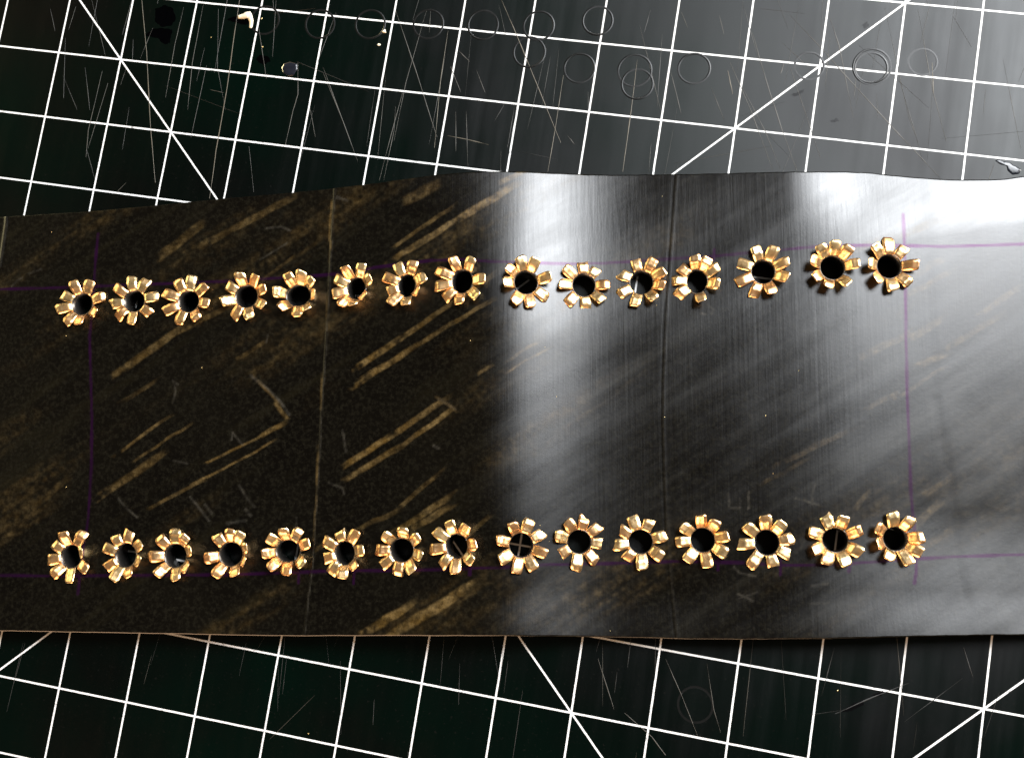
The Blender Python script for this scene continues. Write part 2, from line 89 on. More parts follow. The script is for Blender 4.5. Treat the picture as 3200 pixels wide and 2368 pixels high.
class NT:
    def __init__(s, name):
        s.m = bpy.data.materials.new(name); s.m.use_nodes = True
        s.t = s.m.node_tree; s.b = s.t.nodes["Principled BSDF"]
    def n(s, typ, **k):
        nd = s.t.nodes.new(typ)
        for a, b in k.items(): setattr(nd, a, b)
        return nd
    def l(s, a, b): s.t.links.new(a, b)
    def put(s, sock, v):
        if hasattr(v, "is_output"): s.l(v, sock)
        else: sock.default_value = v
    def math(s, op, a, b=0.0, c=None, clamp=False):
        nd = s.n('ShaderNodeMath', operation=op); nd.use_clamp = clamp
        s.put(nd.inputs[0], a); s.put(nd.inputs[1], b)
        if c is not None: s.put(nd.inputs[2], c)
        return nd.outputs[0]
    def ramp(s, v, a, b, c=0.0, d=1.0):
        nd = s.n('ShaderNodeMapRange'); nd.clamp = True
        for i, x in enumerate((v, a, b, c, d)): s.put(nd.inputs[i], x)
        return nd.outputs[0]
    def mix(s, f, a, b):
        nd = s.n('ShaderNodeMix', data_type='RGBA'); s.put(nd.inputs[0], f); s.put(nd.inputs[6], a); s.put(nd.inputs[7], b)
        return nd.outputs[2]
    def noise(s, vec, scale, detail=3.0, rough=0.55):
        nd = s.n('ShaderNodeTexNoise'); s.l(vec, nd.inputs["Vector"])
        nd.inputs["Scale"].default_value = scale; nd.inputs["Detail"].default_value = detail; nd.inputs["Roughness"].default_value = rough
        return nd.outputs[0]
    def coord(s): return s.n('ShaderNodeTexCoord').outputs["Object"]
    def mapped(s, vec, rot=0.0, scale=(1, 1, 1)):
        nd = s.n('ShaderNodeMapping'); s.l(vec, nd.inputs[0])
        nd.inputs["Rotation"].default_value = (0, 0, rot); nd.inputs["Scale"].default_value = scale
        return nd.outputs[0]
    def attr(s, name): return s.n('ShaderNodeAttribute', attribute_name=name).outputs["Fac"]
    def sheen(s, base, rough, ior, tint=(1, 1, 1, 1)):
        # matt body under a thin smooth coat whose reflection falls off quickly (Beckmann)
        d = s.n('ShaderNodeBsdfDiffuse'); g = s.n('ShaderNodeBsdfAnisotropic', distribution='BECKMANN')
        f = s.n('ShaderNodeFresnel'); f.inputs["IOR"].default_value = ior; m = s.n('ShaderNodeMixShader')
        s.put(d.inputs["Color"], base); s.put(g.inputs["Color"], tint); s.put(g.inputs["Roughness"], rough)
        s.l(f.outputs[0], m.inputs[0]); s.l(d.outputs[0], m.inputs[1]); s.l(g.outputs[0], m.inputs[2])
        nb = s.n('ShaderNodeBump')
        for nd in (d, g): s.l(nb.outputs[0], nd.inputs["Normal"])
        s.l(m.outputs[0], s.t.nodes["Material Output"].inputs["Surface"])
        s.t.nodes.remove(s.b)
        return nb
    def bump(s, h, strength, dist):
        nd = s.n('ShaderNodeBump'); nd.inputs["Strength"].default_value = strength; nd.inputs["Distance"].default_value = dist
        s.l(h, nd.inputs["Height"]); s.l(nd.outputs[0], s.b.inputs["Normal"])

# ------------------------------------------------------------------ materials
def mat_cutting():
    k = NT("cutting_mat_vinyl"); co = k.coord()
    sep = k.n('ShaderNodeSeparateXYZ'); k.l(co, sep.inputs[0])
    wob = k.math('MULTIPLY', k.math('SUBTRACT', k.noise(co, 500.0, 2.0), 0.5), 0.00006)
    x = k.math('ADD', sep.outputs[0], wob); y = k.math('ADD', sep.outputs[1], wob)
    c = CELL * MM
    def grid(a):
        f = k.math('ABSOLUTE', k.math('SUBTRACT', k.math('FRACT', k.math('ADD', k.math('DIVIDE', a, c), 0.5)), 0.5))
        return k.math('MULTIPLY', f, c)
    d = k.math('MINIMUM', grid(x), grid(y))
    def diag(e, off): return k.math('MULTIPLY', k.math('ABSOLUTE', k.math('SUBTRACT', e, off)), 0.7071)
    sm, df = k.math('ADD', x, y), k.math('SUBTRACT', x, y)
    for e in (diag(sm, -c), diag(df, 0.0), diag(df, 11 * c)): d = k.math('MINIMUM', d, e)
    line = k.ramp(d, 0.00011, 0.00019, 1.0, 0.0)
    wear = k.ramp(k.noise(co, 900.0, 4.0), 0.60, 0.74, 1.0, 0.35)
    line = k.math('MULTIPLY', line, wear)
    mott = k.noise(co, 28.0, 4.0); fine = k.noise(co, 1800.0, 3.0)
    base = k.mix(k.ramp(mott, 0.35, 0.7), (0.0001, 0.0019, 0.0012, 1), (0.0004, 0.0005, 0.0006, 1))
    base = k.mix(k.ramp(fine, 0.62, 0.8), base, (0.004, 0.004, 0.0035, 1))
    base = k.mix(line, base, (0.55, 0.55, 0.54, 1))
    streak = k.noise(k.mapped(co, 0.12, (1.0, 0.06, 1.0)), 420.0, 4.0)
    r = k.math('ADD', k.ramp(mott, 0.3, 0.7, 0.40, 0.48), k.math('MULTIPLY', k.math('SUBTRACT', streak, 0.5), 0.12))
    nb = k.sheen(base, r, 1.27)
    k.l(k.math('ADD', k.math('MULTIPLY', fine, 0.4), k.math('MULTIPLY', streak, 0.6)), nb.inputs["Height"])
    nb.inputs["Strength"].default_value = 0.06; nb.inputs["Distance"].default_value = 0.0001
    return k.m

def mat_rubber():
    k = NT("inner_tube_rubber"); co = k.coord()
    dirt, ink, scuff = k.attr("dirt"), k.attr("ink"), k.attr("scuff")
    lo = k.mapped(co, -math.radians(32), (1, 1, 1))
    diag = k.noise(k.mapped(lo, 0, (0.10, 1.0, 1.0)), 260.0, 5.0, 0.65)
    cloud = k.noise(co, 70.0, 5.0, 0.6); fine = k.noise(co, 1500.0, 4.0, 0.7)
    base = k.mix(k.ramp(cloud, 0.35, 0.7), (0.0005, 0.0004, 0.0003, 1), (0.0013, 0.0011, 0.0007, 1))
    base = k.mix(k.ramp(diag, 0.55, 0.80, 0.0, 0.65), base, (0.0055, 0.0045, 0.0018, 1))
    tan = k.mix(k.ramp(k.noise(co, 420.0, 4.0), 0.35, 0.65), (0.065, 0.038, 0.009, 1), (0.13, 0.088, 0.034, 1))
    df = k.math('MULTIPLY', dirt, k.ramp(fine, 0.30, 0.66, 0.25, 1.0), clamp=True)
    base = k.mix(k.ramp(fine, 0.46, 0.70, 0.0, 0.75), base, (0.0060, 0.0054, 0.0034, 1))
    base = k.mix(df, base, tan)
    base = k.mix(k.math('MULTIPLY', scuff, k.ramp(fine, 0.25, 0.6, 0.3, 1.0), clamp=True), base, (0.042, 0.038, 0.030, 1))
    base = k.mix(ink, base, (0.007, 0.0010, 0.009, 1))
    brush = k.noise(k.mapped(co, 0, (1.0, 0.025, 1.0)), 1400.0, 3.0, 0.6)
    r = k.math('ADD', k.ramp(cloud, 0.3, 0.7, 0.365, 0.405), k.math('MULTIPLY', k.math('SUBTRACT', diag, 0.5), 0.13))
    r = k.math('ADD', r, k.math('MULTIPLY', dirt, 0.07), clamp=True)
    nb = k.sheen(base, r, 1.47, k.mix(ink, (1, 1, 1, 1), (0.80, 0.52, 0.78, 1)))
    h = k.math('ADD', k.math('MULTIPLY', brush, 0.8), k.math('MULTIPLY', fine, 0.35))
    k.l(h, nb.inputs["Height"]); nb.inputs["Strength"].default_value = 0.17; nb.inputs["Distance"].default_value = 0.00012
    return k.m

def mat_brass():
    k = NT("split_brass"); co = k.coord()
    rnd = k.n('ShaderNodeObjectInfo').outputs["Random"]
    a = k.mix(rnd, (0.96, 0.56, 0.27, 1), (0.97, 0.75, 0.40, 1))
    n = k.noise(co, 700.0, 3.0)
    k.l(k.mix(k.ramp(n, 0.48, 0.72, 0.0, 0.75), a, (0.58, 0.29, 0.10, 1)), k.b.inputs["Base Color"])
    k.b.inputs["Metallic"].default_value = 1.0
    k.l(k.ramp(n, 0.3, 0.7, 0.27, 0.42), k.b.inputs["Roughness"])
    k.bump(k.noise(co, 1400.0, 2.0), 0.35, 0.00012)
    return k.m
def plain(name, col, rough, metal=0.0, spec=0.5, scale=900.0, var=0.35, bump=0.15, **kw):
    k = NT(name); co = k.coord(); n = k.noise(co, scale, 3.0)
    lo = tuple(c * (1 - var) for c in col) + (1,); hi = tuple(min(1, c * (1 + var)) for c in col) + (1,)
    k.l(k.mix(n, lo, hi), k.b.inputs["Base Color"])
    k.b.inputs["Roughness"].default_value = rough; k.b.inputs["Metallic"].default_value = metal
    k.b.inputs["Specular IOR Level"].default_value = spec
    for a, b in kw.items(): k.b.inputs[a].default_value = b
    if bump: k.bump(n, bump, 0.0001)
    return k.m
M_MAT = mat_cutting(); M_RUB = mat_rubber(); M_BRASS = mat_brass()
M_BARREL = plain("shade_darkened_barrel", (0.055, 0.050, 0.045), 0.30, 0.85)  # dark steel tone; the shade inside the bore is put into its colour
def coat(name, col, rough, ior):
    k = NT(name); co = k.coord(); n = k.noise(co, 900.0, 3.0)
    base = k.mix(n, tuple(c * 0.6 for c in col) + (1,), tuple(c * 1.4 for c in col) + (1,))
    nb = k.sheen(base, rough, ior); k.l(n, nb.inputs["Height"]); nb.inputs["Strength"].default_value = 0.1; nb.inputs["Distance"].default_value = 0.0001
    return k.m
M_RIDGE = coat("bruised_vinyl", (0.004, 0.0042, 0.004), 0.44, 1.27)
M_SCR = [plain("cut_vinyl_faint", (0.009, 0.0088, 0.0075), 0.6), plain("cut_vinyl_pale", (0.024, 0.0215, 0.016), 0.6), plain("cut_vinyl_bright", (0.060, 0.050, 0.033), 0.6)]
M_BLOT = plain("black_smudge", (0.0004, 0.0004, 0.0005), 0.9, spec=0.0)
M_SMEAR = coat("dull_smear", (0.001, 0.001, 0.0012), 0.42, 1.19)
M_CUT = coat("cut_rubber_edge", (0.0016, 0.0014, 0.0012), 0.8, 1.15)
M_PAPER = plain("cream_shaving", (0.62, 0.58, 0.44), 0.7)
M_GLUE = plain("clear_glue", (0.55, 0.56, 0.6), 0.08, bump=0, **{"Transmission Weight": 1.0, "IOR": 1.35})
M_RESIDUE = coat("dried_glue_residue", (0.006, 0.007, 0.010), 0.30, 1.33)
M_SPECK = plain("brass_filing", (0.85, 0.62, 0.30), 0.35, 0.8)
M_TABLE = plain("table_laminate", (0.16, 0.11, 0.07), 0.5, scale=60.0)

# ------------------------------------------------------------------ setting: tabletop
def slab(name, x0, x1, y0, y1, z0, z1, b, mat, parent=None, corner=0.0):
    n = 6 if corner else 1
    ring = []
    for cx, cy, a0 in ((x1, y1, 0), (x0, y1, 90), (x0, y0, 180), (x1, y0, 270)):
        sx = -1 if cx == x1 else 1; sy = -1 if cy == y1 else 1
        for i in range(n):
            a = math.radians(a0 + (90.0 * i / (n - 1) if n > 1 else 45))
            ring.append((cx + sx * corner, cy + sy * corner, math.cos(a), math.sin(a)))
    vs, fs = [], []
    for z, ins in ((z0, 0), (z1 - b, 0), (z1, -b)):
        for px, py, c, s in ring: vs.append((px + c * (corner + ins), py + s * (corner + ins), z))
    N = len(ring)
    for j in range(2):
        for i in range(N): fs.append((j * N + i, j * N + (i + 1) % N, (j + 1) * N + (i + 1) % N, (j + 1) * N + i))
    fs += [tuple(range(2 * N, 3 * N)), tuple(range(N - 1, -1, -1))]
    return mesh_obj(name, vs, fs, mat, parent)
tag(slab("tabletop", -600, 640, -420, 430, -33, -3.02, 2, M_TABLE), kind="structure")

# ------------------------------------------------------------------ the cutting mat and its wear
mat = slab("cutting_mat", -209.5, 247.6, -146, 158.7, -3.0, 0.0, 0.6, M_MAT, corner=8)
tag(mat, "black self-healing cutting mat printed with a white square grid and diagonal lines", "cutting mat")

def ring_mesh(x, y, r, h):
    vs, fs = [], []; N = 56; ph = random.random() * 6
    for i in range(N):
        a = 2 * math.pi * i / N
        g = 0.65 + 0.35 * math.sin(a * 1.0 + ph) + 0.2 * math.sin(3 * a + ph * 2)
        hh = 0.075 * h * max(0.05, g); rr = r * (1 + 0.006 * math.sin(2 * a + ph))
        for dr, z in ((-0.17, 0.004), (-0.05, hh), (0.06, hh * 0.8), (0.20, 0.004)):
            vs.append(((rr + dr) * math.cos(a), (rr + dr) * math.sin(a), z))
    for i in range(N):
        for j in range(3):
            a, b = i * 4 + j, ((i + 1) % N) * 4 + j
            fs.append((a, b, b + 1, a + 1))
    o = mesh_obj("punch_ring", vs, fs, M_RIDGE, mat, True); o.location = (x * MM, y * MM, 0)
for x, y, r, h in RINGS: ring_mesh(x, y, r, h)

def ribbon(pts, w, z, taper=True, jit=0.0, sub=4):
    P = []
    for a, b in zip(pts[:-1], pts[1:]):
        for i in range(sub): t = i / sub; P.append((a[0] + (b[0] - a[0]) * t, a[1] + (b[1] - a[1]) * t))
    P.append(tuple(pts[-1])); n = len(P); vs, fs = [], []
    for i, p in enumerate(P):
        q = P[min(i + 1, n - 1)]; o = P[max(i - 1, 0)]
        dx, dy = q[0] - o[0], q[1] - o[1]; L = math.hypot(dx, dy) or 1
        nx, ny = -dy / L, dx / L; t = i / (n - 1)
        ww = w * (0.25 + 0.75 * math.sin(math.pi * min(max(t, 0.06), 0.94))) * (1 + jit * random.uniform(-1, 1)) / 2 if taper else w / 2
        off = random.uniform(-1, 1) * w * 0.15
        vs += [(p[0] + nx * (ww + off), p[1] + ny * (ww + off), z), (p[0] + nx * off, p[1] + ny * off, z + 0.02), (p[0] - nx * (ww - off), p[1] - ny * (ww - off), z)]
    for i in range(n - 1):
        for j in range(2): fs.append((i * 3 + j, i * 3 + 3 + j, i * 3 + 4 + j, i * 3 + 1 + j))
    return vs, fs
def join(name, parts, matr, parent, kind=None):
    vs, fs = [], []
    for v, f in parts:
        o = len(vs); vs += v; fs += [tuple(i + o for i in q) for q in f]
    ob = mesh_obj(name, vs, fs, matr, parent)
    if kind: ob["kind"] = kind
    return ob
sc = [[], [], []]
for pts, w, b in SCRATCH:
    sc[2 if b > 0.52 else 1 if b > 0.33 else 0].append(ribbon(pts, w * (0.7 + b * 0.5), 0.005 + random.random() * 0.004, jit=0.5))
for i in range(150):                                        # hairline cuts, most of them along the grid
    x, y = random.uniform(-80, 110), random.choice((random.uniform(30, 85), random.uniform(30, 85), random.uniform(-70, -40)))
    a = math.radians(random.gauss(88, 9) if random.random() < 0.82 else random.uniform(0, 180)); L = random.uniform(3, 18)
    sc[0 if random.random() < 0.8 else 1].append(ribbon([(x, y), (x + L * math.cos(a), y + L * math.sin(a))], random.uniform(0.04, 0.09), 0.005 + random.random() * 0.004, jit=0.4))
for g, mt in zip(sc, M_SCR): join("knife_cuts", g, mt, mat, "stuff")
def fan(poly, z, jit=0.0):
    vs = [(p[0] + random.uniform(-jit, jit), p[1] + random.uniform(-jit, jit), z) for p in poly]
    c = tuple(sum(v[i] for v in vs) / len(vs) for i in (0, 1)); vs.append((c[0], c[1], z + 0.005))
    n = len(poly); return vs, [(i, (i + 1) % n, n) for i in range(n)]
def dense(poly, m=4, jit=0.06):
    out = []
    for i, p in enumerate(poly):
        q = poly[(i + 1) % len(poly)]
        for j in range(m): out.append((p[0] + (q[0] - p[0]) * j / m + random.uniform(-jit, jit), p[1] + (q[1] - p[1]) * j / m + random.uniform(-jit, jit)))
    return out
for i, b in enumerate(BLOTS):
    v, f = fan(dense(b, 5, 0.12), 0.012); mesh_obj("smudge", v, f, M_BLOT if i < 4 else M_SMEAR, mat)

# ------------------------------------------------------------------ the rubber strip
def H(u, v):
    z = np.interp(u, _ug, _zg)
    z = z + 1.6 * _ss(u, 25, 75) * _ss(-v, 22, 45) + 0.5 * _ss(-v, 34, 46)
    z = z - 2.1 * _ss(v, 5, 38) * _ss(u, -28, 2) * (1 - _ss(u, 16, 62))
    return z - 1.3 * _ss(v - 0.15 * (u - 62), 21, 36) * _ss(u, 46, 60)
def polydist(U, V, pts, jit=0.0):
    D = np.full(U.shape, 1e9)
    for a, b in zip(pts[:-1], pts[1:]):
        dx, dy = b[0] - a[0], b[1] - a[1]; L2 = dx * dx + dy * dy + 1e-9
        t = np.clip(((U - a[0]) * dx + (V - a[1]) * dy) / L2, 0, 1)
        D = np.minimum(D, np.hypot(U - a[0] - t * dx, V - a[1] - t * dy))
    return D
def vnoise(x, y, seed):
    r = np.random.default_rng(seed); g = r.random((256, 256))
    xi, yi = np.floor(x).astype(int), np.floor(y).astype(int); fx, fy = x - xi, y - yi
    fx = fx * fx * (3 - 2 * fx); fy = fy * fy * (3 - 2 * fy)
    G = lambda a, b: g[a % 256, b % 256]
    return (G(xi, yi) * (1 - fx) + G(xi + 1, yi) * fx) * (1 - fy) + (G(xi, yi + 1) * (1 - fx) + G(xi + 1, yi + 1) * fx) * fy
U0, U1, NU, NVV = -108.0, 98.0, 940, 360
THICK = 1.2
ug = np.linspace(U0, U1, NU); tg = np.linspace(0, 1, NVV)
def edge(pts, u):
    p = np.array(pts); s0 = (p[2, 1] - p[0, 1]) / (p[2, 0] - p[0, 0]); s1 = (p[-1, 1] - p[-3, 1]) / (p[-1, 0] - p[-3, 0])
    e = np.interp(u, p[:, 0], p[:, 1]); e = np.where(u < p[0, 0], p[0, 1] + (u - p[0, 0]) * s0, e)
    return np.where(u > p[-1, 0], p[-1, 1] + (u - p[-1, 0]) * min(0.1, max(-0.1, s1)), e)
ker = np.ones(15) / 15
def smo(e): return np.convolve(np.r_[np.full(7, e[0]), e, np.full(7, e[-1])], ker, 'valid')
vf = smo(edge(EDGE_FAR, ug)) + 0.06 * (vnoise(ug * 0.7, ug * 0, 3) - 0.5); vn = smo(edge(EDGE_NEAR, ug)) + 0.06 * (vnoise(ug * 0.6, ug * 0, 4) - 0.5)
U = np.repeat(ug[:, None], NVV, 1); V = vn[:, None] + (vf - vn)[:, None] * tg[None, :]
Z = H(U, V)
Z += 0.05 * (vnoise(U / 9, V / 14, 5) - 0.5) + 0.018 * (vnoise(U / 3.5, V / 9, 6) - 0.5)
cs, sn = math.cos(math.radians(32)), math.sin(math.radians(32))
A, B = U * cs + V * sn, -U * sn + V * cs
Z += 0.022 * (vnoise(A / 22, B / 2.2, 8) - 0.5)
dA, dB, dC, dD = (polydist(U, V, s) for s in (SEAM_A, SEAM_B, SEAM_C, SEAM_D))
def side(U, V, pts):
    p = np.array(pts); o = np.argsort(p[:, 1]); return U - np.interp(V, p[o, 1], p[o, 0])
sA, sB = side(U, V, SEAM_A), side(U, V, SEAM_B)
Z += 0.11 * np.exp(-(dA / 0.20) ** 2) + 0.12 * _ss(sA, -0.1, 0.25) * (1 - _ss(sA, 0.2, 4))
Z += 0.02 * np.exp(-((sB - 0.15) / 0.22) ** 2) - 0.02 * np.exp(-((sB + 0.2) / 0.2) ** 2)
Z += 0.16 * np.exp(-(dC / 0.3) ** 2) - 0.015 * np.exp(-(dD / 0.8) ** 2) + 0.03 * _ss(side(U, V, SEAM_D), -0.8, 1.6) * (1 - _ss(side(U, V, SEAM_D), 1, 5))
n1 = vnoise(A / 6, B / 0.7, 11); n2 = vnoise(U / 0.8, V / 0.8, 12); n3 = vnoise(U / 2.6, V / 2.6, 13)
dirt = np.zeros_like(U)
for x0, y0, x1, y1, w, s in DIRT:
    dx, dy = x1 - x0, y1 - y0; L = math.hypot(dx, dy)
    t = ((U - x0) * dx + (V - y0) * dy) / (L * L); e = -(U - x0) * dy / L + (V - y0) * dx / L
    e = e + 0.35 * (n3 - 0.5)
    along = _ss(t + 0.3 * (n2 - 0.5), -0.12, 0.22) * (1 - _ss(t + 0.3 * (n1 - 0.5), 0.75, 1.12))
    prof = _ss(1.25 - np.abs(e) / w, 0, 0.7)
    dirt = np.maximum(dirt, s * along * prof)
dirt *= np.clip(0.25 + 1.1 * n2 * (0.5 + n1), 0, 1)
wide = _ss(vnoise(A / 30, B / 5, 21), 0.5, 0.95) * n1 * n2 * 0.30
dirt = np.clip(np.maximum(dirt, wide) * (1 - 0.45 * _ss(U, 5, 40)), 0, 1)
ink = np.zeros_like(U)
for i, l in enumerate(INK):
    wj = 0.14 + 0.12 * (vnoise(U / 3, V / 3, 30 + i) - 0.5)
    ink = np.maximum(ink, (0.6 + 0.4 * n3) * (1 - _ss(polydist(U, V, l), wj, wj + 0.20)))
scuff = np.zeros_like(U)
for l, w, s in SCUFF: scuff = np.maximum(scuff, s * (1 - _ss(polydist(U, V, l) + 0.25 * (n2 - 0.5) * w, w * 0.4, w * 0.4 + 0.22)))
scuff *= 0.15 + 0.85 * n2 * (0.4 + 0.9 * vnoise(U / 1.7, V / 1.7, 41))
scuff = np.maximum(scuff, 0.55 * (1 - _ss(np.abs(sA - 0.12 + 0.15 * (n3 - 0.5)), 0.02, 0.18)) * (0.1 + 0.9 * n2))
scuff = np.maximum(scuff, 0.12 * (1 - _ss(np.abs(sB - 0.15), 0.05, 0.25)))
scuff = np.maximum(scuff, 0.25 * (1 - _ss(dC, 0.05, 0.3)))
HOLES = [(e[1], e[2], e[3] + 0.17, e[4] + 0.17) for e in EYELETS]
def sheet(U, V, Z, flip):
    nu, nv = U.shape; X, Y = to_world(U, V)
    idx = np.arange(nu * nv).reshape(nu, nv)
    q = np.stack([idx[:-1, :-1], idx[1:, :-1], idx[1:, 1:], idx[:-1, 1:]], -1)
    cu = (U[:-1, :-1] + U[1:, 1:]) / 2; cv = (V[:-1, :-1] + V[1:, 1:]) / 2
    keep = np.ones(cu.shape, bool); U2, V2 = U.copy(), V.copy()
    for hu, hv, rx, ry in HOLES:
        keep &= ((cu - hu) / rx) ** 2 + ((cv - hv) / ry) ** 2 > 1
        d = np.sqrt(((U - hu) / rx) ** 2 + ((V - hv) / ry) ** 2); near = (d > 0.80) & (d < 1.06)
        k = np.where(near, 1.0 / np.maximum(d, 1e-3), 1.0)
        near_in = near & (d < 1.0)
        U2 = np.where(near_in, hu + (U - hu) * k, U2); V2 = np.where(near_in, hv + (V - hv) * k, V2)
    X, Y = to_world(U2, V2)
    q = q[keep]
    if flip: q = q[:, ::-1]
    return np.stack([X, Y, Z], -1).reshape(-1, 3), q.reshape(-1, 4)
P1, Q1 = sheet(U, V, Z, False)
sl = (slice(None, None, 3), slice(None, None, 3))
ui = np.r_[np.arange(0, NU - 1, 3), NU - 1]; vi = np.r_[np.arange(0, NVV - 1, 3), NVV - 1]
Ub, Vb = U[np.ix_(ui, vi)], V[np.ix_(ui, vi)]
P2, Q2 = sheet(Ub, Vb, Z[np.ix_(ui, vi)] - THICK, True)
idx = np.arange(NU * NVV).reshape(NU, NVV)
loop = np.r_[idx[:, 0], idx[-1, 1:], idx[-2::-1, -1], idx[0, -2:0:-1]]
P3 = P1[loop].copy(); P3[:, 2] -= 0.12; outw = 0.10
P4 = P1[loop].copy(); P4[:, 2] -= THICK
n1_, n2_ = len(P1), len(P1) + len(P2); nl = len(loop)
a = np.arange(nl); b = (a + 1) % nl
Q3 = np.stack([loop[b], loop[a], n2_ + a, n2_ + b], -1); Q4 = np.stack([n2_ + b, n2_ + a, n2_ + nl + a, n2_ + nl + b], -1)
VV = np.concatenate([P1, P2, P3, P4]) * MM; QQ = np.concatenate([Q1, Q2 + n1_, Q3, Q4])
me = bpy.data.meshes.new("rubber_strip")
me.vertices.add(len(VV)); me.vertices.foreach_set("co", VV.astype(np.float32).ravel())
me.loops.add(QQ.size); me.loops.foreach_set("vertex_index", QQ.astype(np.int32).ravel())
me.polygons.add(len(QQ)); me.polygons.foreach_set("loop_start", np.arange(0, QQ.size, 4, dtype=np.int32))
me.polygons.foreach_set("use_smooth", np.r_[np.ones(len(Q1) + len(Q2), bool), np.zeros(len(Q3) + len(Q4), bool)])
me.update(calc_edges=True); me.validate()
for nm, arr in (("dirt", dirt), ("ink", ink), ("scuff", scuff)):
    at = me.attributes.new(nm, 'FLOAT', 'POINT'); full = np.zeros(len(VV), np.float32); full[:len(P1)] = arr.ravel()
    at.data.foreach_set("value", full)
me.materials.append(M_RUB); me.materials.append(M_CUT)
me.polygons.foreach_set("material_index", np.r_[np.zeros(len(Q1) + len(Q2), np.int32), np.ones(len(Q3) + len(Q4), np.int32)])
strip_o = link(bpy.data.objects.new("rubber_strip", me))
strip_o.rotation_euler = (0, 0, TH)          # mesh is brought into the strip's own axes
R = np.array([[CT, ST, 0], [-ST, CT, 0], [0, 0, 1]])
me.vertices.foreach_set("co", (VV @ R.T).astype(np.float32).ravel()); me.update()
tag(strip_o, "long dark strip of streaky rubber punched with two rows of brass eyelets", "rubber strip")

# ------------------------------------------------------------------ eyelets
def surf(u, v):
    e = 1.5
    z = float(H(np.array(u), np.array(v)))
    du = (float(H(np.array(u + e), np.array(v))) - float(H(np.array(u - e), np.array(v)))) / (2 * e)
    dv = (float(H(np.array(u), np.array(v + e))) - float(H(np.array(u), np.array(v - e)))) / (2 * e)
    return z, Vector((-du, -dv, 1)).normalized()
def petal_path(e, droop, seed):
    r = random.Random(seed); NT_ = 10
    p1 = math.radians(r.uniform(2, 20)); p2 = math.radians(-droop)
    kink = r.uniform(0.50, 0.72); wav = r.uniform(0.05, 0.22); wf = r.uniform(9, 16); wp = r.uniform(0, 6)
    def path(delta, a):
        x = y = 0.0; pts = [(0.0, 0.0)]
        for i in range(NT_ * 4):
            t = (i + 0.5) / (NT_ * 4)
            if t < 0.20: ph = math.radians(66) + (p1 + delta - math.radians(66)) * (t / 0.20)
            elif t < kink: ph = p1 + delta
            else: ph = p2 + delta * 0.9 - 0.20 * (t - kink)
            ph += wav * math.sin(wf * t + wp)
            x += math.cos(ph) * a / (NT_ * 4); y += math.sin(ph) * a / (NT_ * 4)
            if (i + 1) % 4 == 0: pts.append((x, y))
        return pts
    a = 2.80; lo, hi = -0.15, 1.35
    if path(lo, a)[-1][0] < e: a *= e / path(lo, a)[-1][0]; return path(lo, a)
    for _ in range(30):
        mid = (lo + hi) / 2
        if path(mid, a)[-1][0] > e: lo = mid
        else: hi = mid
    return path(lo, a)
def petal_mesh(ang, L, rx, ry, seed):
    r = random.Random(seed * 13 + 1)
    ca, sa = math.cos(math.radians(ang)), math.sin(math.radians(ang))
    r0 = 1.0 / math.sqrt((ca / rx) ** 2 + (sa / ry) ** 2)
    pts = petal_path(max(0.5, L * 1.02 - r0), r.uniform(0, 28), seed)
    n = len(pts); tw = math.radians(r.uniform(-16, 16)); cup = r.uniform(-0.03, 0.10); th = 0.09
    wr, wm, wt = 0.75, r.uniform(0.86, 1.0), r.uniform(0.50, 0.76); sk = r.uniform(-0.5, 0.5)
    cols = (-1, -0.4, 0.4, 1); top, bot = [], []
    for i, (x, h) in enumerate(pts):
        t = i / (n - 1)
        w = wr + (wm - wr) * min(1, t / 0.5) if t < 0.86 else wm + (wt - wm) * ((t - 0.86) / 0.14) ** 1.3
        j = min(i + 1, n - 1); k = max(i - 1, 0); tx, tz = pts[j][0] - pts[k][0], pts[j][1] - pts[k][1]; l = math.hypot(tx, tz); tx /= l; tz /= l
        for c in cols:
            s = c * w; sag = (s * s / (2 * r0)) * max(0, 1 - t * 1.7)
            px = r0 + x - sag + (sk * c * max(0, t - 0.7)); pz = h + math.sin(tw * t) * s + cup * (abs(c) - 0.4) * (1 if t > .3 else 0)
            py = s
            for lst, o in ((top, 0.0), (bot, th)):
                X, Zz = px + tz * o, pz - tx * o
                lst.append((X * ca - py * sa, X * sa + py * ca, Zz))
    m = len(cols); N = len(top); vs = top + bot; fs = []
    for i in range(n - 1):
        for c in range(m - 1):
            a, b = i * m + c, (i + 1) * m + c
            fs += [(a, b, b + 1, a + 1), (N + a, N + a + 1, N + b + 1, N + b)]
        a, b = i * m, (i + 1) * m; fs.append((a, N + a, N + b, b))
        a, b = i * m + m - 1, (i + 1) * m + m - 1; fs.append((a, b, N + b, N + a))
    for c in range(m - 1):
        a = (n - 1) * m + c; fs.append((a, N + a, N + a + 1, a + 1))
    return vs, fs
def revolve(prof, rx, ry, N=28):
    vs, fs = [], []
    for i in range(N):
        a = 2 * math.pi * i / N
        for r, z in prof: vs.append(((rx + r) * math.cos(a), (ry + r) * math.sin(a), z))
    m = len(prof)
    for i in range(N):
        for j in range(m): fs.append((i * m + j, ((i + 1) % N) * m + j, ((i + 1) % N) * m + (j + 1) % m, i * m + (j + 1) % m))
    return vs, fs
ORD = ["first", "second", "third", "fourth", "fifth", "sixth"]
ROWN = {"far": "bowed-edge row", "near": "straight-edge row"}
CRUMPLED = {("far", 4), ("far", 11), ("near", 2), ("near", 3)}
